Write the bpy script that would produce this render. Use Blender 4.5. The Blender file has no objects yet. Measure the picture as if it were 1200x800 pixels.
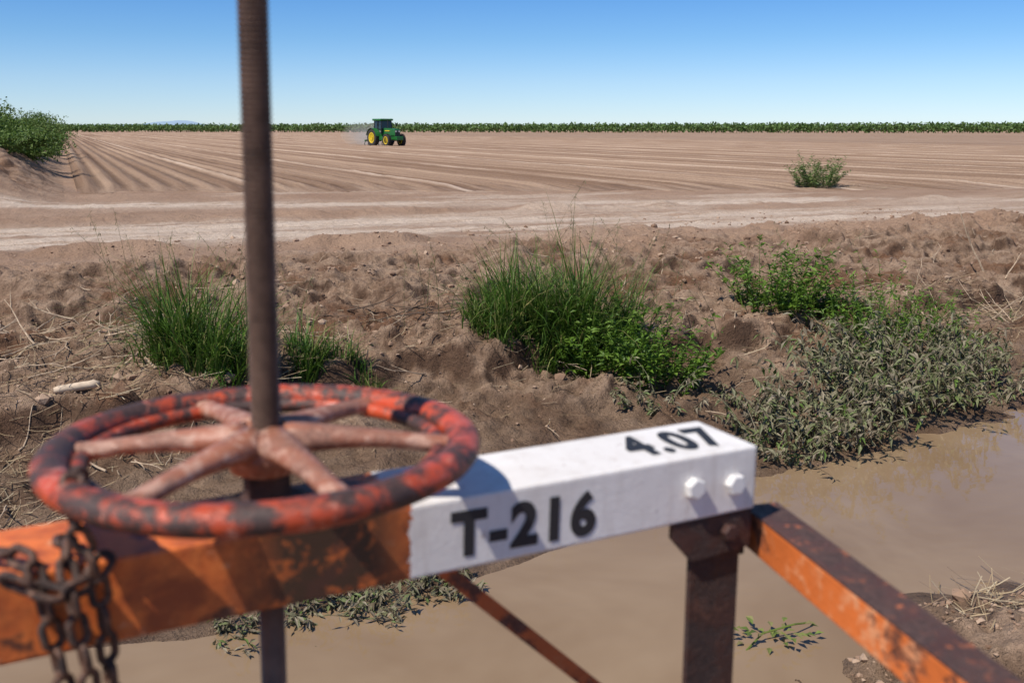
import bpy, bmesh, math, random
import numpy as np
from mathutils import Vector, Matrix
random.seed(7); rng=np.random.default_rng(7)
scn=bpy.context.scene
R=math.radians
ANG=R(24.0); CA,SA=math.cos(ANG),math.sin(ANG)
def w2uv(x,y): return x*CA+y*SA, -x*SA+y*CA
def uv2w(u,v): return u*CA-v*SA, u*SA+v*CA
# ---------------------------------------------------------------- noise
def _h(ix,iy,s):
    a=np.sin(ix*127.1+iy*311.7+s*74.7)*43758.5453
    return a-np.floor(a)
def vn(x,y,s=0):
    x=np.asarray(x,float); y=np.asarray(y,float)
    ix=np.floor(x); iy=np.floor(y); fx=x-ix; fy=y-iy
    fx=fx*fx*(3-2*fx); fy=fy*fy*(3-2*fy)
    a=_h(ix,iy,s); b=_h(ix+1,iy,s); c=_h(ix,iy+1,s); d=_h(ix+1,iy+1,s)
    return (a*(1-fx)+b*fx)*(1-fy)+(c*(1-fx)+d*fx)*fy
def fbm(x,y,o=4,s=0):
    r=0;a=.5;t=0
    for i in range(o):
        r=r+a*vn(x*0.8*2**i+y*0.6*2**i, -x*0.6*2**i+y*.8*2**i, s+i*3.3); t+=a; a*=.5
    return r/t
def ss(a,b,x):
    t=np.clip((x-a)/(b-a),0,1); return t*t*(3-2*t)
# ---------------------------------------------------------------- terrain height
def H(u,v):
    u=np.asarray(u,float); v=np.asarray(v,float)
    off=np.interp(u,[-30,-5,-.2,2,3.4,5.2,8.9,20],[-.2,-.2,-.33,-.4,-.05,.46,.88,1.0])
    w=np.clip((13-v)/5,0,1)*ss(4.2,5.4,v)
    jit=((fbm(u*.55,v*.55,4,11)-.5)*2.6+(fbm(u*2.1,v*2.1,3,12)-.5)*.9)*ss(6.8,8.6,v)*(1-ss(12,13.6,v))
    vs=v-off*w+jit+(fbm(u*1.3,v*1.3,3,5)-.5)*.55*ss(5.0,6.2,v)*(1-ss(7,9,v))
    nb=((fbm(u*1.6,v*1.2,3,8)-.5)*.9-.38*ss(3.2,4.3,u))*(1-ss(4.3,4.9,v))
    vs=vs+nb
    z=np.interp(vs,[-40,.3,1.5,3.2,3.75,4.5,5.2,6,7.2,9.25,9.5,9.75,10.6,11.9,12.2,13.8,1e5],
                   [.05,.05,-.15,-.80,-1.0,-1.28,-1.28,-1.0,-.84,-.68,-.44,-.34,-.27,-.20,-.07,0,0])
    rough=ss(6.6,8.8,v)*(1-ss(13.6,16.5,v))
    rough=np.maximum(rough, (1-ss(3.4,4.4,v))*.9)
    r1=1-np.abs(fbm(u*1.4,v*1.4,3,21)*2-1)
    r2=1-np.abs(fbm(u*4.2,v*4.2,3,23)*2-1)
    z=z+rough*((fbm(u*.9,v*.9,3,2)-.5)*.30+(r1-.7)*.16+(r2-.7)*.15+(fbm(u*7.5,v*7.5,3,4)-.5)*.15)
    cl=ss(.52,.62,fbm(u*6,v*6,3,31))
    z=z+rough*cl*.06*ss(.4,.6,fbm(u*.7,v*.7,2,32))
    z=z+.13*np.exp(-((v-13.6-.6*(fbm(u*.4,u*0,2,33)-.5))/.6)**2)*ss(.35,.7,fbm(u*1.7,v*1.7,3,34))
    z=z+.05*(fbm(u*2.6,v*2.6,3,9)-.5)*ss(13,15,v)*(1-ss(34,40,v))
    z=z+.035*(fbm(u*9,v*9,2,19)-.5)*ss(13,15,v)*(1-ss(34,40,v))
    z=z+(.07*(fbm(u*3,v*3,3,29)-.5)+.05*(fbm(u*9,v*9,3,39)-.5))*(v<9)*ss(5.8,6.4,v)*(1-ss(8,9,v))
    d=v-(19.8-.115*u)
    near=(1-ss(30,40,v))*ss(13,14,v)
    z=z-near*.06*(np.exp(-((d-1.0)/.22)**2)+np.exp(-((d+1.0)/.22)**2)+.7*np.exp(-((d-2.2)/.2)**2))
    z=z+near*.13*(np.exp(-((d+3.0)/.45)**2)+.8*np.exp(-((d-3.4)/.5)**2))*ss(.3,.8,fbm(u*1.2,v*1.2,3,3))*1.5
    b=ss(.0,3.0,-u+.3+(fbm(u*.3,v*.3,3,44)-.5)*1.0)*ss(25,36,v)*(1-ss(180,240,v))*ss(-40,-14,u)
    z=z+b*(1.25+.9*(fbm(u*.8,v*.8,4,14)-.5)+.5*(fbm(u*3,v*3,3,15)-.5))
    return z
def Hw(x,y):
    u,v=w2uv(x,y); return float(H(u,v))
# ---------------------------------------------------------------- mesh helpers
def mk(name,V,F,mats=None,parent=None,smooth=False,loc=None,rot=None):
    me=bpy.data.meshes.new(name); me.from_pydata([tuple(p) for p in V],[],[tuple(f) for f in F]); me.update()
    if smooth: me.polygons.foreach_set('use_smooth',[True]*len(me.polygons))
    ob=bpy.data.objects.new(name,me); scn.collection.objects.link(ob)
    if mats:
        for m in (mats if isinstance(mats,(list,tuple)) else [mats]): me.materials.append(m)
    if parent: ob.parent=parent
    if loc is not None: ob.location=loc
    if rot is not None: ob.rotation_euler=rot
    return ob
def mkgrid(name,X,Y,Z,mat,rot=None,smooth=True):
    nv,nu=X.shape
    co=np.stack([X,Y,Z],-1).reshape(-1,3)
    idx=np.arange(nu*nv).reshape(nv,nu)
    f=np.stack([idx[:-1,:-1],idx[:-1,1:],idx[1:,1:],idx[1:,:-1]],-1).reshape(-1,4)
    me=bpy.data.meshes.new(name)
    me.vertices.add(len(co)); me.vertices.foreach_set('co',co.ravel())
    me.loops.add(f.size); me.loops.foreach_set('vertex_index',f.ravel().astype(np.int32))
    me.polygons.add(len(f)); me.polygons.foreach_set('loop_start',np.arange(0,f.size,4,dtype=np.int32))
    me.polygons.foreach_set('loop_total',np.full(len(f),4,dtype=np.int32))
    me.update(calc_edges=True); me.validate()
    me.polygons.foreach_set('use_smooth',np.full(len(f),smooth))
    ob=bpy.data.objects.new(name,me); scn.collection.objects.link(ob); me.materials.append(mat)
    if rot: ob.rotation_euler=rot
    return ob
def empty(name,loc=(0,0,0),rot=(0,0,0)):
    e=bpy.data.objects.new(name,None); scn.collection.objects.link(e); e.location=loc; e.rotation_euler=rot
    e.empty_display_size=.1
    return e
def box(name,lo,hi,mat,parent=None,bev=.003,taper=None):
    bm=bmesh.new(); bmesh.ops.create_cube(bm,size=1)
    for v in bm.verts:
        v.co=Vector([lo[i]+(v.co[i]+.5)*(hi[i]-lo[i]) for i in range(3)])
    if taper: taper(bm)
    if bev: bmesh.ops.bevel(bm,geom=bm.edges[:],offset=bev,segments=2,affect='EDGES',profile=.6)
    me=bpy.data.meshes.new(name); bm.to_mesh(me); bm.free()
    me.materials.append(mat)
    ob=bpy.data.objects.new(name,me); scn.collection.objects.link(ob)
    if parent: ob.parent=parent
    return ob
def tube(pts,rad,n=8,V=None,F=None,sq=1.0,closed=False):
    if V is None: V=[];F=[]
    pts=[Vector(p) for p in pts]; base=len(V); m=len(pts)
    for i,p in enumerate(pts):
        if closed: t=(pts[(i+1)%m]-pts[i-1])
        else: t=(pts[min(i+1,m-1)]-pts[max(i-1,0)])
        t.normalize(); up=Vector((0,0,1)) if abs(t.z)<.9 else Vector((1,0,0))
        a=t.cross(up).normalized(); b=a.cross(t)
        r=rad[i] if hasattr(rad,'__len__') else rad
        for k in range(n):
            an=2*math.pi*k/n
            V.append(tuple(p+a*math.cos(an)*r+b*math.sin(an)*r*sq))
    for i in range(m if closed else m-1):
        j=(i+1)%m
        for k in range(n):
            F.append((base+i*n+k,base+i*n+(k+1)%n,base+j*n+(k+1)%n,base+j*n+k))
    if not closed:
        F.append(tuple(base+k for k in range(n))[::-1]); F.append(tuple(base+(m-1)*n+k for k in range(n)))
    return V,F
def lathe(prof,n=32,axis='Z'):
    V=[];F=[]
    for r,z in prof:
        for k in range(n):
            a=2*math.pi*k/n
            if axis=='Z': V.append((r*math.cos(a),r*math.sin(a),z))
            else: V.append((z,r*math.cos(a),r*math.sin(a)))
    for i in range(len(prof)-1):
        for k in range(n):
            F.append((i*n+k,i*n+(k+1)%n,(i+1)*n+(k+1)%n,(i+1)*n+k))
    F.append(tuple(range(n))[::-1]); F.append(tuple((len(prof)-1)*n+k for k in range(n)))
    return V,F
# ---------------------------------------------------------------- material helpers
class M:
    def __init__(s,name):
        s.m=bpy.data.materials.new(name); s.m.use_nodes=True; s.nt=s.m.node_tree
        s.b=s.nt.nodes['Principled BSDF']; s.out=s.nt.nodes['Material Output']
        s.tc=s.nt.nodes.new('ShaderNodeTexCoord')
    def n(s,t): return s.nt.nodes.new(t)
    def l(s,a,b): s.nt.links.new(a,b)
    def co(s,scale=(1,1,1),rot=(0,0,0)):
        mp=s.n('ShaderNodeMapping'); mp.inputs['Scale'].default_value=scale; mp.inputs['Rotation'].default_value=rot
        s.l(s.tc.outputs['Object'],mp.inputs[0]); return mp.outputs[0]
    def noise(s,scale,detail=6,rough=.6,co=None,dist=0):
        t=s.n('ShaderNodeTexNoise'); t.inputs['Scale'].default_value=scale; t.inputs['Detail'].default_value=detail
        t.inputs['Roughness'].default_value=rough; t.inputs['Distortion'].default_value=dist
        s.l(co or s.tc.outputs['Object'],t.inputs['Vector']); return t.outputs[0]
    def ramp(s,f,pts,interp='LINEAR'):
        r=s.n('ShaderNodeValToRGB'); r.color_ramp.interpolation=interp
        e=r.color_ramp.elements
        while len(e)<len(pts): e.new(.5)
        for i,(p,c) in enumerate(pts):
            e[i].position=p; e[i].color=(c,c,c,1) if not hasattr(c,'__len__') else (*c,1)
        s.l(f,r.inputs[0]); return r.outputs[0]
    def mix(s,f,a,b,mode='MIX'):
        x=s.n('ShaderNodeMix'); x.data_type='RGBA'; x.blend_type=mode
        for sock,val in ((x.inputs['Factor'],f),(x.inputs[6],a),(x.inputs[7],b)):
            if isinstance(val,(int,float)): sock.default_value=val
            elif isinstance(val,tuple): sock.default_value=(*val,1)
            else: s.l(val,sock)
        return x.outputs[2]
    def math(s,op,a,b=0.0,clamp=False):
        x=s.n('ShaderNodeMath'); x.operation=op; x.use_clamp=clamp
        for i,val in enumerate((a,b)):
            if isinstance(val,(int,float)): x.inputs[i].default_value=val
            else: s.l(val,x.inputs[i])
        return x.outputs[0]
    def bump(s,h,strength=.5,dist=.01,prev=None):
        x=s.n('ShaderNodeBump'); x.inputs['Strength'].default_value=strength; x.inputs['Distance'].default_value=dist
        s.l(h,x.inputs['Height'])
        if prev is not None: s.l(prev,x.inputs['Normal'])
        return x.outputs[0]
    def fin(s,col=None,rough=None,normal=None,metal=None,spec=None):
        for k,val in (('Base Color',col),('Roughness',rough),('Normal',normal),('Metallic',metal),('Specular IOR Level',spec)):
            if val is None: continue
            if isinstance(val,(int,float)): s.b.inputs[k].default_value=val
            elif isinstance(val,tuple): s.b.inputs[k].default_value=(*val,1)
            else: s.l(val,s.b.inputs[k])
        return s.m
def simple(name,col,rough=.6,metal=0,var=.25,scale=8):
    m=M(name); n=m.noise(scale,5)
    c=m.mix(m.ramp(n,[(.3,0),(.7,1)]),tuple(x*(1-var) for x in col),tuple(min(1,x*(1+var)) for x in col))
    return m.fin(c,rough,metal=metal)
# soil
def soil_mat():
    m=M('dry_earth'); at=m.n('ShaderNodeAttribute'); at.attribute_name='zone'
    sp=m.n('ShaderNodeSeparateColor'); m.l(at.outputs['Color'],sp.inputs[0])
    road,wet,rgh=sp.outputs[0],sp.outputs[1],sp.outputs[2]
    n1=m.noise(.5,5,.65); n2=m.noise(5,6,.7); n3=m.noise(30,4,.7)
    st=m.noise(1.0,6,.65,m.co((.22,1.7,1),(0,0,R(6.5))))
    dry=m.mix(m.ramp(n1,[(.3,0),(.7,1)]),(.33,.205,.132),(.45,.30,.205))
    light=m.mix(m.ramp(n2,[(.35,0),(.65,1)]),(.60,.46,.35),(.72,.58,.46))
    rd=m.math('MULTIPLY',road,m.ramp(st,[(.36,.12),(.50,1)]))
    c=m.mix(rd,dry,light)
    brown=m.mix(m.ramp(n2,[(.32,0),(.62,1)]),(.135,.073,.042),(.37,.245,.162))
    brown=m.mix(m.ramp(m.noise(1.3,5,.65,m.co((1,1,1),(0,0,2))),[(.42,0),(.62,.8)]),brown,(.42,.29,.20))
    c=m.mix(rgh,c,brown)
    red=m.math('MULTIPLY',m.ramp(m.noise(.9,4,.6,m.co((1,1,1),(0,0,1))),[(.51,0),(.62,.85)]),rgh)
    c=m.mix(red,c,(.165,.076,.037))
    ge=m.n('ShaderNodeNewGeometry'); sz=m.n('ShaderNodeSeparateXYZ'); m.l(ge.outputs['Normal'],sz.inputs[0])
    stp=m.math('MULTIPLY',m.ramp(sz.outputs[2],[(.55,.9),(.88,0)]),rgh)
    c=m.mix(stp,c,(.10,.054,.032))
    mud=m.mix(m.ramp(m.noise(2.2,6,.6),[(.35,0),(.65,1)]),(.105,.060,.034),(.25,.165,.105))
    c=m.mix(wet,c,mud)
    sp3=m.ramp(n3,[(.3,(.6,.6,.6)),(.55,(1,1,1)),(.75,(1.0,1.0,1.0))])
    c=m.mix(.8,c,sp3,'MULTIPLY')
    b=m.bump(n2,1.0,.09); b2=m.bump(n3,1.0,.03,b)
    r=m.math('SUBTRACT',.95,m.math('MULTIPLY',wet,.5))
    return m.fin(c,r,b2,spec=.25)
def field_mat():
    m=M('tilled_soil')
    s1=m.noise(1.0,5,.6,m.co((1.3,.008,1)))
    n1=m.noise(.12,5,.6); n2=m.noise(9,6,.75)
    c=m.mix(m.ramp(s1,[(.38,0),(.60,1)]),(.245,.15,.095),(.46,.315,.215))
    c=m.mix(m.ramp(n1,[(.4,0),(.75,.4)]),c,(.28,.175,.115))
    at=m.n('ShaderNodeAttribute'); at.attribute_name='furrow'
    furrow_shade=m.ramp(at.outputs['Fac'],[(.0,(.50,.47,.45)),(.45,(.95,.95,.95)),(1,(1.0,1.0,1.0))])  # ridge shadows painted into the colour: furrow troughs darkened
    c=m.mix(.85,c,furrow_shade,'MULTIPLY')
    sx=m.n('ShaderNodeSeparateXYZ'); m.l(m.tc.outputs['Object'],sx.inputs[0])
    w=m.math('FRACT',m.math('MULTIPLY',sx.outputs[0],1/5.76))
    lane=m.ramp(w,[(.0,1),(.04,.0),(.96,0),(1,1)])
    lane=m.math('MULTIPLY',lane,m.ramp(m.noise(1,5,.7,m.co((.9,.05,1))),[(.34,0),(.52,1)]))
    c=m.mix(lane,c,(.70,.53,.40))
    c=m.mix(.7,c,m.ramp(n2,[(.3,(.55,.55,.55)),(.6,(1,1,1)),(.8,(1,1,1))]),'MULTIPLY')
    b=m.bump(n2,1,.07)
    return m.fin(c,.95,b,spec=.2)
def leaf_mat(name,cols,trans=.35,rough=.5):
    m=M(name); g=m.n('ShaderNodeNewGeometry')
    c=m.ramp(g.outputs['Random Per Island'],[(i/(len(cols)-1),k) for i,k in enumerate(cols)])
    nz=m.noise(3,2); c=m.mix(.5,c,m.ramp(nz,[(.35,(.55,.55,.55)),(.65,(1,1,1))]),'MULTIPLY')
    m.fin(c,rough,spec=.35)
    if trans:
        t=m.n('ShaderNodeBsdfTranslucent'); m.l(c,t.inputs[0]); mx=m.n('ShaderNodeMixShader'); mx.inputs[0].default_value=trans
        m.l(m.b.outputs[0],mx.inputs[1]); m.l(t.outputs[0],mx.inputs[2]); m.l(mx.outputs[0],m.out.inputs[0])
    return m.m
MAT_SOIL=soil_mat(); MAT_FIELD=field_mat()
MAT_GRASS=leaf_mat('grass_blades',[(.035,.075,.008),(.065,.14,.015),(.10,.20,.024),(.155,.26,.045),(.36,.31,.12)])
MAT_WEED=leaf_mat('weed_leaves',[(.06,.12,.012),(.105,.20,.02),(.16,.285,.032),(.23,.36,.06)],.4)
MAT_MUDLEAF=leaf_mat('mud_coated_leaves',[(.11,.083,.05),(.21,.17,.115),(.15,.16,.07),(.33,.27,.19),(.12,.20,.035),(.26,.215,.15)],.15,.6)
MAT_STRAW=leaf_mat('dry_straw',[(.34,.24,.13),(.50,.38,.23),(.22,.14,.09),(.62,.51,.34)],.1,.8)
MAT_BUSH=leaf_mat('bush_leaves',[(.065,.12,.02),(.10,.175,.03),(.145,.225,.045),(.20,.28,.075)],.3)
MAT_SAGE=leaf_mat('sage_leaves',[(.12,.19,.045),(.17,.25,.07),(.21,.28,.09)],.3)
MAT_ORCH=leaf_mat('orchard_leaves',[(.095,.165,.04),(.13,.21,.055),(.165,.25,.075)],.3)
MAT_WOOD=simple('weathered_wood',(.42,.31,.21),.85,0,.4,20)
MAT_TWIG=simple('dark_twig',(.12,.08,.055),.9,0,.4,20)
# ---------------------------------------------------------------- terrain sheet
def axis(a,b,step,amin,amax,growth=1.14):
    mid=list(np.arange(a,b,step)); s=step; lo=[];x=a
    while x>amin: s*=growth; x-=s; lo.append(x)
    s=step; hi=[];x=mid[-1]
    while x<amax: s*=growth; x+=s; hi.append(x)
    return np.array(lo[::-1]+mid+hi)
us=axis(-4,19,.045,-7500,7500,1.13)
vs=np.concatenate([np.array([-7000,-3000,-1000,-300,-100,-40,-20,-12,-8,-5,-3,-2,-1,-.5]),np.arange(0,2.6,.13),np.arange(2.6,15.5,.038)])
v=vs[-1]; s=.05; L=[]
while v<7800:
    s=min(s*1.05,.14) if v<36 else s*1.06
    v+=s; L.append(v)
vs=np.concatenate([vs,L])
U,Vg=np.meshgrid(us,vs); Z=H(U,Vg)
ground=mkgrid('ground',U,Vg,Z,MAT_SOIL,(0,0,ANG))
d=Vg-(19.8-.115*U)
nm=fbm(U*.25,Vg*.9,4,60)
road=np.exp(-(d/(2.1-.03*np.clip(U,0,25)))**4)*(.75+.6*nm)+1.0*np.exp(-((Vg-(27.5-.33*U))/1.3)**2)*(nm)*1.4+.5*ss(.55,.7,fbm(U*.15,Vg*.6,4,61))*ss(14,16,Vg)*(1-ss(30,36,Vg))
road=road*(1-.55*np.exp(-((d+.1)/.35)**2))
road=road*ss(14,16,Vg)*(1-ss(40,60,Vg))
hh=Z
wet=(1-ss(-.80+.16*fbm(U*1.5,Vg*1.5,3,70),-.62+.16*fbm(U*1.5,Vg*1.5,3,70),hh))*(Vg<15)
wet=np.maximum(wet*.8,(1-ss(-.97,-.86,hh))*(Vg<15))
rgh=ss(6.4,8,Vg)*(1-ss(12.6,15.2,Vg+(fbm(U*.6,Vg*.6,3,71)-.5)*3.5)); rgh=np.maximum(rgh,(Vg<4.9)*.9)
rgh=np.maximum(rgh,.7*(U<.0)*ss(27,34,Vg)*(1-ss(200,300,Vg)))
ca=ground.data.color_attributes.new('zone','FLOAT_COLOR','POINT')
arr=np.stack([np.clip(road,0,1),np.clip(wet,0,1),np.clip(rgh,0,1),np.ones_like(road)],-1).astype(np.float32)
ca.data.foreach_set('color',arr.ravel())
# tilled field
uf=np.concatenate([np.arange(.35,95,.09),np.arange(95,340,1.0)])
tt=np.linspace(0,1,120)**2.4
v0=np.maximum(33.5-.37*uf,22.0)+(fbm(uf*.7,uf*0,3,80)-.5)*2.2
VF=v0[None,:]+tt[:,None]*(425-v0[None,:]); UF=np.repeat(uf[None,:],len(tt),0)
UFw=UF+ (fbm(VF*.05,UF*0+3,2,81)-.5)*.10*ss(0,3,UF)
PER=.72
ph=(1+np.cos(2*math.pi*UF/PER))*.5
amp=.105*(uf<95)[None,:]*ss(0,3,VF-v0[None,:])
ZF=.012+amp*ph*(.7+.6*fbm(UF*.3,VF*.3,2,82))+.05*(fbm(UF*3,VF*3,2,83)-.5)*ss(0,2,VF-v0[None,:])+.03*ss(0,2,VF-v0[None,:])
ZF[0,:]=-.03
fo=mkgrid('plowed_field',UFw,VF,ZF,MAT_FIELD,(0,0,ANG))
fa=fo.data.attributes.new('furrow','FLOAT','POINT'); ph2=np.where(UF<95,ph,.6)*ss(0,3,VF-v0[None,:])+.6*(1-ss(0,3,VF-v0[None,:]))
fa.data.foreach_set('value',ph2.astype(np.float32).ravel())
# water
m=M('muddy_water')
n=m.noise(.5,4,.65,dist=.6); c=m.mix(m.ramp(n,[(.35,0),(.65,1)]),(.225,.145,.080),(.29,.20,.12))
b=m.bump(m.noise(7,2,.5,m.co((1,2.0,1))),.05,.02); b=m.bump(m.noise(1.2,2,.5),.08,.05,b)
MAT_WATER=m.fin(c,.03,b); m.b.inputs['IOR'].default_value=1.38
gu=np.linspace(-60,90,150); gv=np.linspace(2.2,9.5,30); GU,GV=np.meshgrid(gu,gv)
mkgrid('canal_water',GU,GV,GU*0-1.0,MAT_WATER,(0,0,ANG))
# ---------------------------------------------------------------- clods
bm=bmesh.new(); bmesh.ops.create_icosphere(bm,subdivisions=1,radius=1)
IV=np.array([v.co[:] for v in bm.verts]); IF=np.array([[v.index for v in f.verts] for f in bm.faces]); bm.free()
N=16000; cu=rng.uniform(-3,19,N); cv=rng.triangular(6.8,12.0,19,N)
keep=fbm(cu*.8,cv*.8,3,90)>.46; cu=cu[keep];cv=cv[keep]
cu=np.concatenate([cu,rng.uniform(3.2,6,500)]); cv=np.concatenate([cv,rng.uniform(2.8,4.1,500)]); cz=H(cu,cv)
V=[];F=[]
for i in range(len(cu)):
    s=.011*math.exp(rng.normal(0,.7)); s=min(s,.07)
    P=IV*rng.uniform(.6,1.35,(len(IV),1))*s*np.array([1,rng.uniform(.6,1),rng.uniform(.5,.8)])
    a=rng.uniform(0,6.28); P=P@np.array([[math.cos(a),-math.sin(a),0],[math.sin(a),math.cos(a),0],[0,0,1]])
    k=len(V); V.extend((P+np.array([cu[i],cv[i],cz[i]+s*.1])).tolist()); F.extend((IF+k).tolist())
g_=M('clod_earth'); ge=g_.n('ShaderNodeNewGeometry')
MAT_CLOD=g_.fin(g_.ramp(ge.outputs['Random Per Island'],[(0,(.16,.092,.055)),(.5,(.30,.19,.125)),(1,(.42,.295,.205))]),.95,g_.bump(g_.noise(40,3),.6,.01))
mk('dirt_clods',V,F,MAT_CLOD,rot=(0,0,ANG))
# ---------------------------------------------------------------- vegetation
def blade(V,F,b,az,L,w,lean,bend,segs=5):
    d=Vector((math.cos(az),math.sin(az),0)); sd=Vector((-math.sin(az+random.uniform(-.8,.8)),math.cos(az),0))
    k=len(V); p=Vector(b); th=lean
    for i in range(segs+1):
        t=i/segs; ww=w*(1-t**1.6)*.5+.0004
        V.append(tuple(p-sd*ww)); V.append(tuple(p+sd*ww))
        p=p+(d*math.sin(th)+Vector((0,0,1))*math.cos(th))*(L/segs); th+=bend/segs
    for i in range(segs): F.append((k+2*i,k+2*i+1,k+2*i+3,k+2*i+2))
def grass_clump(name,spots,mat=MAT_GRASS):
    V=[];F=[]
    for (cx,cy,rx,ry,n,Lm,w) in spots:
        tufts=[]
        for _ in range(max(3,n//40)):
            r=math.sqrt(random.random()); a=random.uniform(0,6.283)
            tufts.append((cx+rx*r*math.cos(a),cy+ry*r*math.sin(a),random.uniform(.45,1.15)*(1-.25*r),random.uniform(0,6.283)))
        for _ in range(n):
            tx_,ty_,hs,ta=random.choice(tufts)
            x=tx_+random.gauss(0,.055); y=ty_+random.gauss(0,.055)
            L=Lm*hs*random.uniform(.35,1.1)
            out=math.atan2(y-cy,x-cx)
            az=(out if random.random()<.5 else ta)+random.gauss(0,1.1)
            blade(V,F,(x,y,Hw(x,y)-.02),az,L,w*random.uniform(.7,1.5),abs(random.gauss(.15,.26)),random.uniform(.1,2.4))
    return mk(name,V,F,mat)
def leaf(V,F,p,d,up,L,W,fold=.25):
    d=d.normalized(); s=d.cross(up)
    if s.length<1e-4: s=Vector((1,0,0))
    s.normalize(); nn=s.cross(d)
    k=len(V); m=p+d*L*.45
    V.extend([tuple(p),tuple(m+s*W*.5+nn*W*fold),tuple(p+d*L-nn*L*.12),tuple(m-s*W*.5+nn*W*fold),tuple(m)])
    F.append((k,k+1,k+2,k+4)); F.append((k,k+4,k+2,k+3))
def weed(name,spots,mat,stemmat=None,droop=0.0):
    V=[];F=[];SV=[];SF=[]
    for (cx,cy,rx,ry,n,Hm,LL,LW,nl) in spots:
        for _ in range(n):
            r=math.sqrt(random.random()); a=random.uniform(0,6.283)
            x=cx+rx*r*math.cos(a); y=cy+ry*r*math.sin(a); p=Vector((x,y,Hw(x,y)-.01))
            h=Hm*random.uniform(.35,1.15)*(1-.3*r); az=a+random.gauss(0,.8); th=random.uniform(.0,.4)+.3*r+droop*.4*random.random()
            pts=[p.copy()]; seg=6
            for i in range(seg):
                p=p+Vector((math.cos(az)*math.sin(th),math.sin(az)*math.sin(th),math.cos(th)))*(h/seg); th+=random.uniform(-.08,.15)+droop*.12; az+=random.uniform(-.2,.2)
                pts.append(p.copy())
            tube(pts,[.005*(1-.7*i/seg) for i in range(seg+1)],4,SV,SF)
            for j in range(nl):
                t=random.uniform(.12,1)*seg; i=min(int(t),seg-1); q=pts[i].lerp(pts[i+1],t-i)
                la=random.uniform(0,6.283); el=random.uniform(-.3,.9)-droop*random.uniform(.4,1.8)
                dd=Vector((math.cos(la)*math.cos(el),math.sin(la)*math.cos(el),math.sin(el)))
                sz=random.uniform(.6,1.15)
                leaf(V,F,q,dd,Vector((random.gauss(0,.4),random.gauss(0,.4),1)),LL*sz,LW*sz)
    k=len(V); V.extend(SV); F.extend([tuple(i+k for i in f) for f in SF])
    return mk(name,V,F,mat)
grass_clump('tall_grass_clump',[(-2.9,8.95,.5,.4,1150,1.3,.013),(-3.2,9.2,.4,.3,260,1.4,.011),(-2.0,9.4,.55,.3,480,.75,.011),(-1.45,9.5,.4,.25,180,.55,.01)])
grass_clump('tall_grass_clump',[(.05,10.6,.55,.4,1050,1.15,.014),(.6,10.8,.5,.4,1050,1.55,.014),(1.05,11.0,.35,.3,340,1.65,.012),(-.1,10.5,.45,.3,300,.7,.012)])
weed('leafy_weed',[(1.32,10.3,.62,.45,95,.95,.10,.038,24),(1.0,10.4,.4,.3,34,1.0,.095,.034,22)],MAT_WEED)
weed('leafy_weed',[(3.35,12.6,.42,.35,75,1.05,.10,.036,24),(3.75,12.4,.35,.3,30,.6,.085,.034,20)],MAT_WEED)
weed('leafy_weed',[(4.75,12.3,.7,.4,72,.95,.085,.026,22),(5.5,12.0,.5,.3,18,.5,.07,.026,18),(4.3,11.6,.6,.4,34,.85,.085,.026,20)],MAT_WEED)
weed('mud_coated_weeds',[(1.45,9.5,.4,.25,18,.5,.09,.028,16),(2.5,8.7,.4,.4,44,.8,.11,.034,20),(3.1,9.3,.55,.5,70,1.0,.13,.034,24),(3.9,10.2,.65,.6,95,1.1,.13,.034,24),(4.5,11.0,.7,.5,70,1.05,.12,.032,24),(5.1,10.4,.5,.4,46,.8,.11,.030,22),(5.6,11.2,.5,.4,32,.65,.11,.028,20),(2.5,9.9,.3,.3,14,.6,.09,.026,16)],MAT_MUDLEAF,droop=.75)
weed('mud_coated_weeds',[(-1.45,5.35,.3,.14,26,.28,.07,.02,14),(-1.0,5.62,.35,.15,46,.33,.08,.022,15),(-.55,5.95,.3,.14,34,.28,.08,.022,14)],MAT_MUDLEAF,droop=.5)
def stems(name,spots):
    V=[];F=[]
    for (cx,cy,rx,ry,n,Lm,w) in spots:
        for _ in range(n):
            x=cx+random.gauss(0,rx); y=cy+random.gauss(0,ry); az=random.uniform(0,6.283); L=Lm*random.uniform(.6,1.1)
            p=Vector((x,y,Hw(x,y)-.02)); th=abs(random.gauss(.1,.2)); pts=[p.copy()]
            for i in range(6):
                p=p+Vector((math.cos(az)*math.sin(th),math.sin(az)*math.sin(th),math.cos(th)))*(L/6); th+=random.uniform(.02,.16); pts.append(p.copy())
            tube(pts,[w*(1-.1*i) for i in range(7)],4,V,F)
            for j in range(14):
                q=pts[4].lerp(pts[6],random.random()) if random.random()<.5 else pts[5].lerp(pts[6],random.random())
                leaf(V,F,q,Vector((random.gauss(0,1),random.gauss(0,1),random.gauss(0,.8))),Vector((0,0,1)),random.uniform(.03,.08),.008)
    return mk(name,V,F,MAT_SEED)
MAT_SEED=leaf_mat('seed_heads',[(.12,.13,.05),(.22,.20,.09),(.09,.13,.03)],.3)
stems('seed_grass',[(1.2,11.3,.45,.2,16,1.5,.0035),(.6,11.2,.4,.2,10,1.5,.0035),(-3.1,9.4,.5,.25,18,1.35,.003),(3.6,12.6,.5,.2,10,1.1,.003),(-.5,10.9,.4,.2,8,.9,.003)])
weed('sage_bush',[(10.0,33.0,.65,.5,80,1.35,.14,.04,30)],MAT_SAGE)
weed('bank_sprigs',[(5.9,13.4,.3,.2,8,.3,.06,.02,14),(6.9,13.6,.3,.2,6,.25,.06,.02,14)],MAT_SAGE)
V=[];F=[]
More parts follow.
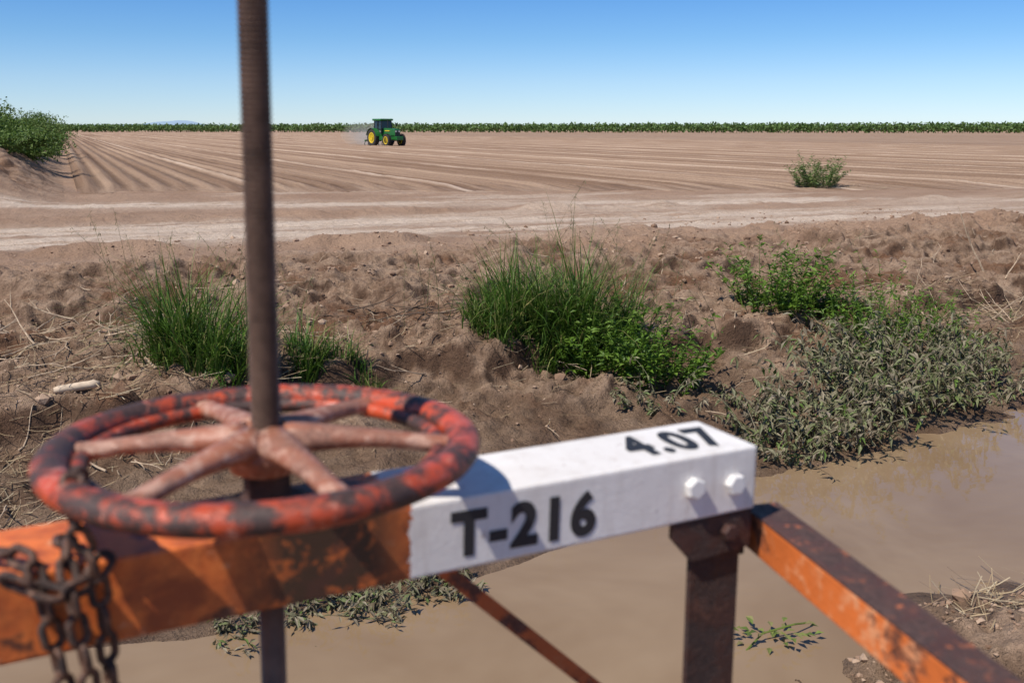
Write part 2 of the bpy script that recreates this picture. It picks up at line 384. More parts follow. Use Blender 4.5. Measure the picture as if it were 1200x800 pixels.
for _ in range(34):
    a=random.uniform(0,6.28); r=random.random()*.22; p=Vector((1.52+r*math.cos(a)*1.2,5.3+r*math.sin(a)*.7,-.99+random.random()*.08))
    leaf(V,F,p,Vector((math.cos(a),math.sin(a),random.uniform(-.1,.4))),Vector((0,0,1)),random.uniform(.04,.09),.035)
tube([(1.3,5.15,-1.02),(1.45,5.28,-.95),(1.65,5.35,-.93),(1.78,5.45,-.97)],.006,5,V,F)
mk('water_weed',V,F,leaf_mat('water_weed_leaves',[(.10,.15,.03),(.20,.26,.05),(.26,.22,.10)],.2))
# straw and dead grass litter
V=[];F=[]
def straw(x,y,L,w,maxel=.35):
    az=random.uniform(0,6.283); el=random.uniform(-.05,maxel); z=Hw(x,y)+.008
    d=Vector((math.cos(az)*math.cos(el),math.sin(az)*math.cos(el),math.sin(el))); sd=Vector((-math.sin(az),math.cos(az),0))
    p=Vector((x,y,z)); k=len(V); b=Vector((random.gauss(0,.1),random.gauss(0,.1),0))*L
    for t in (0,.5,1):
        q=p+d*L*t+b*(t*(1-t))*2
        V.append(tuple(q-sd*w/2+Vector((0,0,.001)))); V.append(tuple(q+sd*w/2+Vector((0,0,w*.5))))
    F.append((k,k+1,k+3,k+2)); F.append((k+2,k+3,k+5,k+4))
for (cx,cy,sx,sy,n,L) in [(-3.9,7.2,.5,.6,520,.24),(-3.6,8.6,.6,.5,420,.27),(-4.6,9.8,.7,.8,300,.32),(-2.9,6.4,.5,.3,160,.22),(3.0,5.25,.4,.25,260,.22),(3.4,5.6,.35,.3,200,.24),(6.2,13.2,1.0,.5,420,.38),(7.2,13.8,.7,.5,320,.45),(10.2,33.2,1.3,.4,400,.4),(-3.0,9.4,.7,.3,260,.35),(.3,10.5,.8,.3,260,.35),(4.4,12.3,1.1,.4,150,.3),(-1,10.6,1.2,.6,160,.25),(2.2,11.3,1.4,.6,150,.25)]:
    for _ in range(n):
        x=random.gauss(cx,sx); y=random.gauss(cy,sy)
        if Hw(x,y)>-1.0: straw(x,y,L*random.uniform(.3,1.3),random.uniform(.003,.008))
for _ in range(1800):
    u=random.uniform(-2,18); v=random.triangular(7,15,10); x,y=uv2w(u,v); straw(x,y,random.uniform(.05,.28),random.uniform(.003,.006),.2)
mk('dry_grass_litter',V,F,MAT_STRAW)
# twigs
V=[];F=[];V2=[];F2=[]
def twig(x,y,az,L,r,el=.1,V=V,F=F,z0=.015):
    p=Vector((x,y,Hw(x,y)+z0)); pts=[p.copy()]; n=6
    for i in range(n):
        p=p+Vector((math.cos(az)*math.cos(el),math.sin(az)*math.cos(el),math.sin(el)))*L/n
        az+=random.uniform(-.25,.25); el+=random.uniform(-.15,.15)
        g=Hw(p.x,p.y)+r*.5
        if p.z<g: p.z=g
        pts.append(p.copy())
        if i in(2,4) and L>.35 and random.random()<.7:
            q=p.copy(); a2=az+random.choice((-1,1))*random.uniform(.4,.9); pp=[q.copy()]
            for j in range(3):
                q=q+Vector((math.cos(a2)*math.cos(el),math.sin(a2)*math.cos(el),math.sin(el+.1)))*L*.1; pp.append(q.copy())
            tube(pp,[r*.6,r*.5,r*.4,r*.2],5,V,F)
    tube(pts,[r*(1-.6*i/n) for i in range(n+1)],6,V,F)
for _ in range(150):
    u=random.uniform(-2,17); v=random.triangular(7.2,14,10); x,y=uv2w(u,v)
    twig(x,y,random.uniform(0,6.28),random.uniform(.15,.6),random.uniform(.004,.010),random.uniform(0,.3))
for _ in range(26):
    x=random.gauss(-.9,.8); y=random.gauss(11.2,.35); twig(x,y,random.uniform(-.6,.6)+random.choice((0,3.14)),random.uniform(.3,.8),random.uniform(.006,.012),random.uniform(0,.25),V2,F2)
for _ in range(46):
    x=random.gauss(-4.3,.7); y=random.gauss(9.3,1.0); twig(x,y,random.uniform(0,6.28),random.uniform(.3,.8),random.uniform(.005,.012),random.uniform(0,.3))
for _ in range(22):
    x=random.gauss(6.8,.7); y=random.gauss(13.6,.6); twig(x,y,random.uniform(0,6.28),random.uniform(.3,.8),random.uniform(.005,.010),random.uniform(.0,.6))
for _ in range(22):
    x=random.gauss(-3.2,.5); y=random.gauss(7.0,.6); twig(x,y,random.uniform(0,6.28),random.uniform(.2,.5),random.uniform(.004,.009),random.uniform(0,.3))
twig(7.25,15.2,2.6,.95,.016,1.15,z0=-.02); twig(7.5,15.0,.6,.5,.012,.5); twig(5.5,12.9,2.0,.6,.012,.8)
twig(-3.55,8.9,.9,.8,.016,.5); twig(-3.2,8.7,2.3,.6,.012,.25)
mk('dead_twigs',V,F,MAT_WOOD); mk('dead_twigs',V2,F2,MAT_TWIG)
def log(x,y,az,L,r):
    V=[];F=[]; n=9; pts=[]; rr=[]
    for i in range(n):
        t=i/(n-1); q=(x+math.cos(az)*L*(t-.5)+random.uniform(-.004,.004),y+math.sin(az)*L*(t-.5),0)
        pts.append((q[0],q[1],Hw(x,y)+r*.8+.03*t)); rr.append(r*(.55 if i in(0,n-1) else 1)*random.uniform(.85,1.1))
    tube(pts,rr,10,V,F); return mk('driftwood_log',V,F,MAT_LOG,smooth=True)
MAT_LOG=simple('bleached_wood',(.55,.43,.31),.8,0,.25,14)
log(-3.72,8.25,.35,.36,.038); log(-4.05,7.0,2.2,.35,.04)
# ---------------------------------------------------------------- bushes on the berm, orchard
def crown(V,F,c,rad,n,size,flat=1):
    for _ in range(n):
        dv=Vector((random.gauss(0,1),random.gauss(0,1),random.gauss(0,1))).normalized()*(random.random()**.45)
        k=1+.28*math.sin(dv.x*7+c[0])*math.cos(dv.y*6+c[1])+.18*math.sin(dv.z*9+c[0]*3)
        p=Vector((c[0]+dv.x*rad[0]*k,c[1]+dv.y*rad[1]*k,c[2]+dv.z*rad[2]*k))
        d=Vector((random.gauss(0,1),random.gauss(0,1),random.gauss(.3,.8)))
        leaf(V,F,p,d,Vector((random.gauss(0,1),random.gauss(0,1),1)),size*random.uniform(.6,1.3),size*.5,.15)
random.seed(11)
for i,(u,v,hh_) in enumerate([(-2.9,52,1.4),(-4.8,50,1.6),(-1.7,60,1.3),(-3.8,62,1.6),(-5.8,58,1.75),(-1.6,70,1.4),(-.8,80,1.35),(-2.2,92,1.6),(-7.5,55,1.8),(-1.2,48,.8),(-3.2,45,.8),(-1.9,43,.6)]):
    x,y=uv2w(u,v); g=Hw(x,y); V=[];F=[]
    h=hh_
    for k in range(7):
        a=random.uniform(0,6.28); r=random.uniform(.2,1.4)
        crown(V,F,(x+r*math.cos(a),y+r*math.sin(a),g+h*random.uniform(.35,.95)),(random.uniform(.8,1.3),random.uniform(.8,1.3),h*random.uniform(.45,.65)),560,.15)
    for k in range(6):
        a=random.uniform(0,6.28); tube([(x,y,g-.1),(x+.4*math.cos(a),y+.4*math.sin(a),g+h*.5),(x+1.0*math.cos(a),y+1.0*math.sin(a),g+h*1.0)],[.06,.04,.02],5,V,F)
    mk('bush',V,F,MAT_BUSH)
V=[];F=[]
for row in range(5):
    xx=-520.0
    while xx<520:
        t=(xx+200)/431; yb=600-150*min(max(t,0),1)+row*6
        h=4.7*random.uniform(.93,1.05)
        x=xx+random.uniform(-.6,.6); y=yb+random.uniform(-1,1)
        for _ in range(46):
            dx,dy,dz=[random.gauss(0,1) for _ in range(3)]; l=math.sqrt(dx*dx+dy*dy+dz*dz)/random.random()**.4
            p=Vector((x+dx/l*2.6,y+dy/l*2.4,h*.53+dz/l*h*.44))
            leaf(V,F,p,Vector((random.gauss(0,1),random.gauss(0,1),random.gauss(.2,.8))),Vector((random.gauss(0,1),random.gauss(0,1),1)),random.uniform(1.0,1.7),1.1,.1)
        if row<2: tube([(x,y,-.1),(x+.1,y,h*.5)],[.2,.12],3,V,F)
        xx+=4.0
mk('orchard_tree_row',V,F,MAT_ORCH)
# distant hills
V=[];F=[]; n=120
for i in range(n):
    t=i/(n-1); x=-2900+t*1500; hgt=50*math.exp(-((t-.55)/.16)**2)*(.75+.5*float(fbm(t*14,0.3,4,5)))+22*math.exp(-((t-.25)/.2)**2)*float(fbm(t*20,1,3,6))*1.6
    V+= [(x,6000,-5),(x,6300,hgt),(x,6900,-5)]
for i in range(n-1): F+=[(3*i,3*i+3,3*i+4,3*i+1),(3*i+1,3*i+4,3*i+5,3*i+2)]
mk('distant_hills',V,F,simple('haze_tinted_rock',(.28,.38,.48),1,0,.04,.01),smooth=True)  # distance haze painted in as a bluish base colour
# ---------------------------------------------------------------- painted steel materials
def paint_steel(name,base,dark,scuff,cover=.5,scale=14,rough=.45,soft=.03,scf=.60,bs=.6):
    m=M(name); n1=m.noise(scale,7,.72,dist=.3); n2=m.noise(scale*2.3,6,.72); n3=m.noise(scale*.45,4,.6); n4=m.noise(scale*9,3,.7)
    c=m.mix(m.ramp(n3,[(.35,0),(.7,1)]),base,tuple(x*.62 for x in base))
    c=m.mix(m.ramp(n2,[(scf-.05,0),(scf+.06,.85)]),c,scuff)
    msk=m.ramp(n1,[(cover-soft,0),(cover+soft,1)])
    dk=m.mix(m.ramp(n4,[(.35,0),(.65,1)]),dark,tuple(x*2.2 for x in dark))
    c=m.mix(msk,c,dk)
    h=m.math('SUBTRACT',n4,m.math('MULTIPLY',msk,.8))
    return m.fin(c,m.math('ADD',rough,m.math('MULTIPLY',msk,.25)),m.bump(h,bs,.003))
MAT_WHEEL=paint_steel('chipped_red_paint',(.58,.080,.026),(.040,.022,.018),(.62,.27,.19),.480,19,.33,.05,.60,.4)
MAT_SPOKE=paint_steel('worn_spoke_paint',(.40,.15,.085),(.16,.075,.05),(.56,.34,.25),.55,20,.45,.07,.53,.4)
MAT_RUST=paint_steel('dark_rust',(.070,.028,.020),(.03,.017,.014),(.14,.06,.038),.52,18,.65,.05)
MAT_ORANGE=paint_steel('orange_paint',(.78,.19,.042),(.11,.038,.02),(.82,.38,.19),.55,8,.5,.03,.57)
MAT_RAILTOP=paint_steel('rusted_top',(.10,.043,.030),(.045,.024,.02),(.48,.14,.05),.50,16,.6,.05)
MAT_BLACK=M('stencil_black').fin((.02,.02,.023),.6)
MAT_BOLTW=simple('white_painted_bolt',(.78,.75,.72),.55,0,.06,40)
m=M('gate_beam_paint'); sx=m.n('ShaderNodeSeparateXYZ'); m.l(m.tc.outputs['Object'],sx.inputs[0]); X=sx.outputs[0]; ZZ=sx.outputs[2]
nb=m.noise(22,5,.7); n3=m.noise(7,7,.66,dist=.5); n4=m.noise(45,5,.7); n5=m.noise(150,3,.6)
edge=m.math('ADD',X,m.math('MULTIPLY',m.math('SUBTRACT',nb,.5),.05))
wm=m.math('GREATER_THAN',edge,-.562)
white=m.mix(m.ramp(n3,[(.35,0),(.7,1)]),(.84,.80,.765),(.72,.67,.625))
chip=m.ramp(n4,[(.64,0),(.69,1)]); white=m.mix(m.math('MULTIPLY',chip,.65),white,(.26,.15,.10))
grime=m.ramp(m.noise(1,5,.7,m.co((30,30,4))),[(.50,0),(.74,.4)]); white=m.mix(grime,white,(.44,.35,.28))
org=m.mix(m.ramp(n4,[(.35,0),(.65,1)]),(.62,.13,.028),(.80,.21,.045))
org=m.mix(m.ramp(m.noise(9,6,.65,dist=.3),[(.50,0),(.62,.9)]),org,(.33,.072,.022))
org=m.mix(m.ramp(m.noise(26,6,.7),[(.60,0),(.68,.8)]),org,(.74,.38,.20))
dp=m.math('ABSOLUTE',m.math('ADD',X,.67)); dpm=m.math('SUBTRACT',1.0,m.math('MULTIPLY',dp,7.0),True)
org=m.mix(m.math('MULTIPLY',dpm,m.ramp(m.noise(16,5,.7),[(.38,0),(.5,1.6)])),org,(.065,.033,.018))
org=m.mix(m.ramp(n3,[(.57,0),(.61,.9)]),org,(.085,.035,.022))
c=m.mix(wm,org,white)
MAT_BEAM=m.fin(c,.5,m.bump(m.math('ADD',n5,m.math('MULTIPLY',n4,1.2)),.35,.0015))
# ---------------------------------------------------------------- gate frame
BA=R(26.5); FO=(.373,1.446,1.43)
frame=empty('irrigation_gate_frame',FO,(0,0,BA))
box('crossbeam',(-1.55,0,-.1),(0,.15,0),MAT_BEAM,frame,.004)
box('post_face',(-.108,.012,-2.7),(-.015,.022,-.102),MAT_RUST,frame,.002)
box('post_flange',(-.025,.0225,-2.7),(-.015,.09,-.102),MAT_RUST,frame,.002)
box('far_post_face',(-1.52,.012,-1.7),(-1.43,.022,-.102),MAT_RUST,frame,.002)
box('far_post_flange',(-1.52,.0225,-1.7),(-1.51,.09,-.102),MAT_RUST,frame,.002)
g=[(-.15,-.102),(-.003,-.102),(-.003,-.162),(-.112,-.168),(-.15,-.125)]
V=[(a,.003,b) for a,b in g]+[(a,.0115,b) for a,b in g]; n=5
F=[tuple(range(n)),tuple(range(2*n-1,n-1,-1))]+[(i,(i+n),(i+1)%n+n,(i+1)%n) for i in range(n)]
mk('gusset_plate',V,F,MAT_RUST,frame)
def bolt(name,x,y,z,r,mat,ln=.010,rot=0):
    V,F=lathe([(r,0),(r,ln*.8),(r*.84,ln)],6)
    ob=mk(name,V,F,mat,frame); ob.location=(x,y,z); ob.rotation_euler=(R(90),rot,0) ; return ob
bolt('bolt_1',-.118,-.0005,-.047,.0165,MAT_BOLTW,.012,.4); bolt('bolt_2',-.043,-.0005,-.053,.0165,MAT_BOLTW,.012,.1)
bolt('bolt_3',-.048,.0025,-.130,.0135,MAT_RUST,.012,.2)
a=Vector((-.505,.085,-.10)); b=Vector((-.00,.085,-.60)); dd=(b-a).normalized(); nn=Vector((dd.z,0,-dd.x))
V=[];F=[]
def prism(A,B,w1,w2,V,F):
    k=len(V)
    for P in (A,B):
        V+= [tuple(P),tuple(P+w1),tuple(P+w1+w2),tuple(P+w2)]
    F+= [(k,k+1,k+5,k+4),(k+1,k+2,k+6,k+5),(k+2,k+3,k+7,k+6),(k+3,k,k+4,k+7),(k+3,k+2,k+1,k),(k+4,k+5,k+6,k+7)]
prism(a,b,nn*.022,Vector((0,.004,0)),V,F); prism(a+nn*.018+Vector((0,.0042,0)),b+nn*.018+Vector((0,.0042,0)),nn*.004,Vector((0,.02,0)),V,F)
mk('diagonal_brace',V,F,paint_steel('brace_paint',(.55,.13,.035),(.08,.033,.022),(.5,.2,.09),.56,16,.6),frame)
def text(name,s,w,h,off,loc,rot):
    cu=bpy.data.curves.new(name,'FONT'); cu.body=s; cu.offset=off; cu.resolution_u=6; cu.space_character=1.16
    o=bpy.data.objects.new(name+'_c',cu); scn.collection.objects.link(o); bpy.context.view_layer.update()
    dg=bpy.context.evaluated_depsgraph_get(); me=bpy.data.meshes.new_from_object(o.evaluated_get(dg))
    bpy.data.objects.remove(o)
    co=np.array([v.co[:] for v in me.vertices]); lo=co.min(0); hi=co.max(0)
    for v in me.vertices:
        v.co.x=((v.co.x-lo[0])/(hi[0]-lo[0])-.5)*w; v.co.y=((v.co.y-lo[1])/(hi[1]-lo[1])-.5)*h; v.co.z=0
    me.materials.clear(); me.materials.append(MAT_BLACK)
    ob=bpy.data.objects.new(name,me); scn.collection.objects.link(ob); ob.parent=frame; ob.location=loc; ob.rotation_euler=rot
    return ob
text('gate_number','T-216',.222,.068,.050,(-.396,-.0012,-.052),(R(90),R(1.6),0))
text('height_marking','4.07',.168,.096,.042,(-.106,.074,.0012),(0,0,R(-3)))
# threaded stem
LX,LY=-.724,.075
prof=[(.0185,.002)]; z=.002
while z<1.25:
    prof.append((.0186,z+.0010)); prof.append((.0186,z+.0024)); prof.append((.0162,z+.0036)); prof.append((.0162,z+.0050)); z+=.0062
V,F=lathe(prof,28)
m=M('greasy_thread_steel'); nz=m.noise(30,5,.7)
MAT_STEM=m.fin(m.mix(m.ramp(nz,[(.35,0),(.68,1)]),(.075,.042,.027),(.17,.10,.068)),.55,m.bump(m.noise(200,3),.3,.001),metal=.1)
fm=Matrix.Translation(FO)@Matrix.Rotation(BA,4,'Z')
hubw=fm@Vector((LX,LY,.0))
stem=empty('threaded_gate_stem',hubw,(0,R(1.2),0))
mk('thread',V,F,MAT_STEM,stem,smooth=False)
V,F=lathe([(.0165,-1.9),(.0165,-.102)],20); mk('lower_shaft',V,F,simple('shaft_steel',(.22,.13,.08),.5,.1,.3,20),stem,smooth=True)
# ---------------------------------------------------------------- handwheel
wheel=empty('gate_handwheel',fm@Vector((LX,LY,.083)),(R(-.5),R(.3),0))
V=[];F=[]; n=160; ns=18; RM=.2475
for i in range(n):
    a=2*math.pi*i/n; rm=RM+.0015*math.sin(3*a)
    for k in range(ns):
        t=2*math.pi*k/ns; lump=1+.05*(float(vn(i*.31,k*.5,3))-.5)
        V.append(((rm+.0215*lump*math.cos(t))*math.cos(a),(rm+.0215*lump*math.cos(t))*math.sin(a),.0175*lump*math.sin(t)))
for i in range(n):
    for k in range(ns): F.append((i*ns+k,((i+1)%n)*ns+k,((i+1)%n)*ns+(k+1)%ns,i*ns+(k+1)%ns))
mk('rim',V,F,MAT_WHEEL,wheel,smooth=True)
V=[];F=[]; pts=[(.217*math.cos(2*math.pi*i/96),.217*math.sin(2*math.pi*i/96),-.006) for i in range(96)]
tube(pts,.0115,10,V,F,.9,True); mk('inner_lip',V,F,MAT_WHEEL,wheel,smooth=True)
V=[];F=[]
for k in range(6):
    a=R(5+60*k); pts=[];rr=[]
    for j in range(12):
        t=j/11; r=.025+t*(.237-.025); pts.append((r*math.cos(a),r*math.sin(a),.004+.008*math.sin(math.pi*t)-.010*t+ .006*(1-t)**3)); rr.append(.0125+.017*(1-t)**2.2+.007*t**5)
    tube(pts,rr,12,V,F,.72)
mk('spokes',V,F,MAT_SPOKE,wheel,smooth=True)
V,F=lathe([(.030,-.034),(.044,-.028),(.050,-.008),(.049,.006),(.041,.018),(.029,.024),(.0215,.025)],36)
mk('hub',V,F,MAT_SPOKE,wheel,smooth=True)
V,F=lathe([(.036,-.082),(.036,-.066),(.030,-.062),(.030,-.034)],6); mk('lift_nut',V,F,MAT_RUST,wheel)
V,F=lathe([(.058,-.0825),(.058,-.074),(.05,-.072)],36); mk('thrust_plate',V,F,MAT_RUST,wheel)
# ---------------------------------------------------------------- guard rail
rail=empty('guard_rail',(.405,1.53,1.30),(0,0,math.atan2(.237,.97)))
box('rail_tube',(-.03,-1.35,-.062),(.03,.0,-.0),MAT_ORANGE,rail,.003)
box('rust_capping',(-.0305,-1.352,.0005),(.0305,.002,.0035),MAT_RAILTOP,rail,.001)
box('end_post',(-.03,-1.42,-1.6),(.03,-1.355,.0),MAT_ORANGE,rail,.003)
box('rail_bracket',(-.055,-.012,-.075),(-.0315,.03,.002),MAT_RUST,rail,.002)
MAT_CONC=simple('old_concrete',(.34,.31,.27),.9,0,.2,6)
hw=empty('concrete_headwall',FO,(0,0,BA))
box('wall_slab',(-1.7,.16,-2.8),(.3,.36,-1.32),MAT_CONC,hw,.015)
gl=empty('sluice_gate_leaf',FO,(0,0,BA)); box('leaf_plate',(-1.15,.06,-2.6),(-.3,.09,-1.75),MAT_RUST,gl,.005)
box('leaf_rib',(-1.12,.035,-2.2),(-.33,.0595,-2.12),MAT_RUST,gl,.004)
# ---------------------------------------------------------------- chain
def link_mesh(V,F,p,t,roll,L=.042,W=.028,r=.0046):
    t=t.normalized(); up=Vector((0,0,1)) if abs(t.z)<.95 else Vector((0,1,0))
    a=t.cross(up).normalized(); b=a.cross(t).normalized()
    s=a*math.cos(roll)+b*math.sin(roll)
    pts=[]; hr=W/2-r; hl=(L-W)/2
    for i in range(20):
        an=2*math.pi*i/20; x=hr*math.sin(an); y=hr*math.cos(an)+(hl if math.cos(an)>0 else -hl)
        pts.append(p+s*x+t*y)
    k=len(V); nrm=t.cross(s).normalized(); m=len(pts); n=8
    for i in range(m):
        tt=(pts[(i+1)%m]-pts[i-1]).normalized(); q=tt.cross(nrm)
        for j in range(n):
            an=2*math.pi*j/n; V.append(tuple(pts[i]+q*math.cos(an)*r+nrm*math.sin(an)*r))
    for i in range(m):
        for j in range(n): F.append((k+i*n+j,k+((i+1)%m)*n+j,k+((i+1)%m)*n+(j+1)%n,k+i*n+(j+1)%n))
V=[];F=[]
def strand(pts,pitch=.0315):
    pts=[Vector(p) for p in pts]; fine=[]
    for i in range(len(pts)-1):
        p0=pts[max(i-1,0)];p1=pts[i];p2=pts[i+1];p3=pts[min(i+2,len(pts)-1)]
        for j in range(20):
            t=j/20; fine.append(.5*((2*p1)+(p2-p0)*t+(2*p0-5*p1+4*p2-p3)*t*t+(3*p1-p0-3*p2+p3)*t**3))
    fine.append(pts[-1]); acc=0; c=0; last=fine[0]
    for i in range(1,len(fine)):
        acc+=(fine[i]-fine[i-1]).length
        if acc>=pitch:
            acc=0; link_mesh(V,F,(fine[i]+last)/2,fine[i]-last,R(20)+(c%2)*R(90)+random.uniform(-.2,.2)); last=fine[i]; c+=1
strand([(-.930,.04,.06),(-.945,.0,.106),(-.955,-.035,.075),(-.935,-.022,.0),(-.930,-.014,-.1),(-.930,-.014,-.2),(-.94,-.014,-.42)])
strand([(-1.04,.05,.014),(-1.0,.01,.014),(-.990,-.014,-.02),(-.980,-.016,-.10),(-.975,-.02,-.17),(-.965,-.03,-.24),(-.975,-.02,-.4)])
strand([(-.92,-.01,.012),(-.95,-.034,-.015),(-.985,-.034,-.01),(-1.03,-.014,.01)])
strand([(-.96,.06,.012),(-.962,.01,.014),(-.962,-.028,-.008),(-.958,-.034,-.06),(-.952,-.034,-.12),(-.955,-.034,-.2)])
ch=empty('rusty_chain',FO,(0,0,BA))
mk('links',V,F,paint_steel('chain_rust',(.13,.062,.038),(.035,.022,.018),(.30,.14,.08),.53,40,.5),ch,smooth=True)
# ---------------------------------------------------------------- tractor
tx,ty=-13.6,110.0
MG=simple('green_tractor_paint',(.02,.14,.03),.35,0,.15,2); MY=simple('yellow_wheel_paint',(.80,.56,.02),.4,0,.1,3)
MT=simple('tyre_rubber',(.035,.030,.026),.85,0,.3,4); MGL=M('cab_glass').fin((.02,.03,.035),.05); MK=simple('black_metal',(.02,.02,.02),.5,0,.2,4)
tr=empty('farm_tractor',(tx,ty,.04),(0,0,R(219)))
def wheelp(nm,x,y,r,w):
    prof=[(r*.58,-w*.40),(r*.80,-w*.5),(r*.94,-w*.46),(r,-w*.3),(r,w*.3),(r*.94,w*.46),(r*.80,w*.5),(r*.58,w*.40)]
    V,F=lathe(prof,36,'X'); 
    for k in range(24):
        a=2*math.pi*k/24
        for sgn in(-1,1):
            a2=a+(0 if sgn<0 else math.pi/24)
            c=Vector((sgn*w*.22,math.cos(a2)*r,math.sin(a2)*r)); t=Vector((0,-math.sin(a2),math.cos(a2))); rd=Vector((0,math.cos(a2),math.sin(a2)))
            prism(c-rd*.03-Vector((w*.2,0,0))-t*.03,c+rd*.0-rd*.03+Vector((w*.2,0,0))-t*.03+t*sgn*.08,t*.06,rd*.07,V,F)
    o=mk(nm+'_tyre',V,F,MT,tr); o.location=(x,y,r)
    V,F=lathe([(r*.57,-w*.40),(r*.62,-w*.44),(r*.58,-w*.46),(r*.50,-w*.40),(r*.44,-w*.30),(r*.22,-w*.34),(r*.2,-w*.46),(r*.2,w*.46),(r*.22,w*.34),(r*.44,w*.30),(r*.50,w*.40),(r*.58,w*.46),(r*.62,w*.44),(r*.57,w*.40)],30,'X')
    o=mk(nm+'_rim',V,F,MY,tr,smooth=False); o.location=(x,y,r)
wheelp('rear_wheel_1',-1.0,-1.1,.92,.50); wheelp('rear_wheel_2',1.0,-1.1,.92,.50)
wheelp('front_wheel_1',-.92,1.55,.66,.38); wheelp('front_wheel_2',.92,1.55,.66,.38)
def tp(bm):
    for v in bm.verts:
        if v.co.y>1.5: v.co.x*=.82; v.co.z-= .12 if v.co.z>1.5 else 0
box('hood',(-.43,.15,1.12),(.43,2.25,1.95),MG,tr,.07,tp)
box('grille',(-.30,2.2,1.05),(.30,2.29,1.72),MK,tr,.03)
box('headlight_1',(-.31,2.285,1.52),(-.12,2.31,1.66),simple('lamp_lens',(.7,.7,.65),.2),tr,.01)
box('headlight_2',(.12,2.285,1.52),(.31,2.31,1.66),bpy.data.materials['lamp_lens'],tr,.01)
box('hood_stripe_1',(-.44,.4,1.62),(-.4305,1.4,1.70),MY,tr,.002); box('hood_stripe_2',(.4305,.4,1.62),(.44,1.4,1.70),MY,tr,.002)
box('chassis',(-.30,-1.3,.72),(.30,2.2,1.10),MG,tr,.04)
box('front_weights',(-.42,2.31,.68),(.42,2.75,1.08),MG,tr,.05)
box('front_axle',(-.75,1.45,.58),(.75,1.65,.74),MK,tr,.02); box('rear_axle',(-.8,-1.25,.78),(.8,-.95,1.06),MK,tr,.03)
def tc(bm):
    for v in bm.verts:
        if v.co.z>2: v.co.x*=.88; v.co.y=v.co.y*.92-.05
box('cab_glazing',(-.70,-1.35,1.35),(.70,.10,2.72),MGL,tr,.05,tc)
for i,(x,y) in enumerate([(-.7,-1.36),(.7,-1.36),(-.7,.11),(.7,.11),(-.72,-.6),(.72,-.6)]):
    V=[];F=[]; tube([(x*1.01,y,1.3),(x*.9,y*.94-.05,2.74)],.045,6,V,F); mk(f'cab_pillar_{i+1}',V,F,MK,tr)
box('cab_roof',(-.80,-1.55,2.72),(.80,.22,2.93),MG,tr,.07); box('cab_base',(-.68,-1.4,1.0),(.68,.12,1.40),MG,tr,.04)
for i,sx_ in enumerate((-1,1)):
    V=[];F=[]
    for j in range(13):
        a=R(10+j*13); yy=-1.1+1.03*math.cos(a); zz=.92+1.03*math.sin(a)
        for x in (.70,1.28): V.append((sx_*x,yy,zz))
    for j in range(12): F.append((2*j,2*j+1,2*j+3,2*j+2))
    mk(f'rear_fender_{i+1}',V,F,MG,tr)
    V=[];F=[]; tube([(sx_*.75,.1,2.3),(sx_*1.15,.25,2.35)],.02,5,V,F); mk(f'mirror_arm_{i+1}',V,F,MK,tr)
    box(f'mirror_{i+1}',(min(sx_*1.08,sx_*1.26),.2,2.1),(max(sx_*1.08,sx_*1.26),.25,2.42),MK,tr,.01)
V=[];F=[]; tube([(.33,.9,1.85),(.33,.9,2.75),(.36,.85,2.9)],.05,10,V,F); mk('exhaust_stack',V,F,MK,tr)
V=[];F=[]; tube([(-.7,-.2,.5),(-.95,-.1,.45)],.12,8,V,F); mk('step',V,F,MK,tr)
box('fuel_tank',(.45,-.15,.65),(.85,.75,1.05),MG,tr,.06)
box('implement_toolbar',(-1.2,-2.6,.55),(1.2,-2.45,.70),MG,tr,.02); box('drawbar',(-.1,-2.45,.52),(.1,-1.3,.68),MK,tr,.02)
for i in range(6):
    x=-1.1+i*.44; V=[];F=[]; tube([(x,-2.52,.6),(x,-2.75,.3),(x,-2.6,-.02)],.04,6,V,F); mk(f'cultivator_shank_{i+1}',V,F,MK,tr)
# dust raised behind the tractor
dm=bpy.data.materials.new('dust'); dm.use_nodes=True; nt=dm.node_tree; nt.nodes.remove(nt.nodes['Principled BSDF'])
vs_=nt.nodes.new('ShaderNodeVolumeScatter'); vs_.inputs['Color'].default_value=(.95,.82,.68,1); vs_.inputs['Density'].default_value=.08
nt.links.new(vs_.outputs[0],nt.nodes['Material Output'].inputs['Volume'])
du=empty('dust_cloud',(tx,ty,0))
for i,(x,y,z,a,b_,c_) in enumerate([(-2.4,4.5,.9,1.7,2.2,1.0),(-3.6,7.5,1.3,2.2,3.5,1.4),(-1.4,4.0,1.4,1.2,1.8,1.3)]):
    bm=bmesh.new(); bmesh.ops.create_icosphere(bm,subdivisions=4,radius=1)
    for vv in bm.verts:
        k=1+.3*(float(fbm(vv.co.x*1.5+vv.co.z+i*5,vv.co.y*1.5+vv.co.z,3,7))-.5)*2; vv.co=Vector((vv.co.x*a*k,vv.co.y*b_*k,vv.co.z*c_*k))
    me=bpy.data.meshes.new('puff'); bm.to_mesh(me); bm.free(); me.materials.append(dm)
    o=bpy.data.objects.new(f'puff_{i+1}',me); scn.collection.objects.link(o); o.parent=du; o.location=(x,y,z)
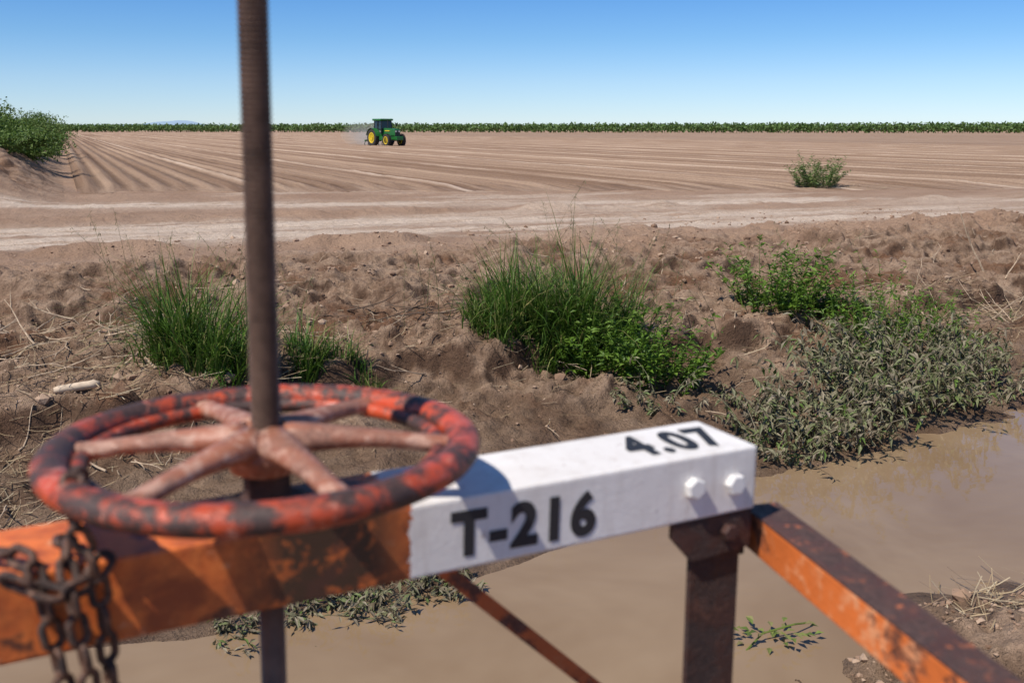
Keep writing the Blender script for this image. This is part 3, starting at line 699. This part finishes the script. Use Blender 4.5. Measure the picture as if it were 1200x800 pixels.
# ---------------------------------------------------------------- light, sky, camera
SE,SRx,SRy=56,-.60,-.58
az=math.atan2(SRx,SRy)
w=bpy.data.worlds.new('World'); scn.world=w; w.use_nodes=True; nt=w.node_tree
sky=nt.nodes.new('ShaderNodeTexSky'); sky.sky_type='NISHITA'; sky.sun_disc=False
sky.sun_elevation=R(SE); sky.sun_rotation=az%(2*math.pi); sky.altitude=0; sky.air_density=1.0; sky.dust_density=0.0; sky.ozone_density=1.0
tcw=nt.nodes.new('ShaderNodeTexCoord'); sz=nt.nodes.new('ShaderNodeSeparateXYZ'); nt.links.new(tcw.outputs['Generated'],sz.inputs[0])
rp=nt.nodes.new('ShaderNodeValToRGB'); nt.links.new(sz.outputs[2],rp.inputs[0])
e=rp.color_ramp.elements
while len(e)<5: e.new(.5)
for i,(p,c) in enumerate([(0.0,(.48,.64,1.0)),(.045,(.42,.58,.90)),(.085,(.31,.51,.82)),(.14,(.22,.44,.78)),(.5,(.38,.50,.66))]):
    e[i].position=p; e[i].color=(*c,1)
mx=nt.nodes.new('ShaderNodeMix'); mx.data_type='RGBA'; mx.blend_type='MULTIPLY'; mx.inputs['Factor'].default_value=1
nt.links.new(sky.outputs[0],mx.inputs[6]); nt.links.new(rp.outputs[0],mx.inputs[7])
nt.links.new(mx.outputs[2],nt.nodes['Background'].inputs[0]); nt.nodes['Background'].inputs[1].default_value=.15
sl=bpy.data.lights.new('sun','SUN'); sl.energy=5.0; sl.angle=R(.53); sl.color=(1,.945,.86)
so=bpy.data.objects.new('sun',sl); scn.collection.objects.link(so)
dv=Vector((math.sin(az)*math.cos(R(SE)),math.cos(az)*math.cos(R(SE)),math.sin(R(SE))))
so.rotation_euler=dv.to_track_quat('Z','Y').to_euler()
cd=bpy.data.cameras.new('camera'); cam=bpy.data.objects.new('camera',cd); scn.collection.objects.link(cam)
cam.location=(0,0,1.9); cam.rotation_euler=(R(90-12.04),0,0); cd.lens=35; cd.sensor_width=36; cd.clip_start=.02; cd.clip_end=12000
cd.dof.use_dof=True; cd.dof.focus_distance=13; cd.dof.aperture_fstop=4.5
scn.camera=cam
scn.view_settings.view_transform='Standard'; scn.view_settings.look='None'; scn.view_settings.exposure=0
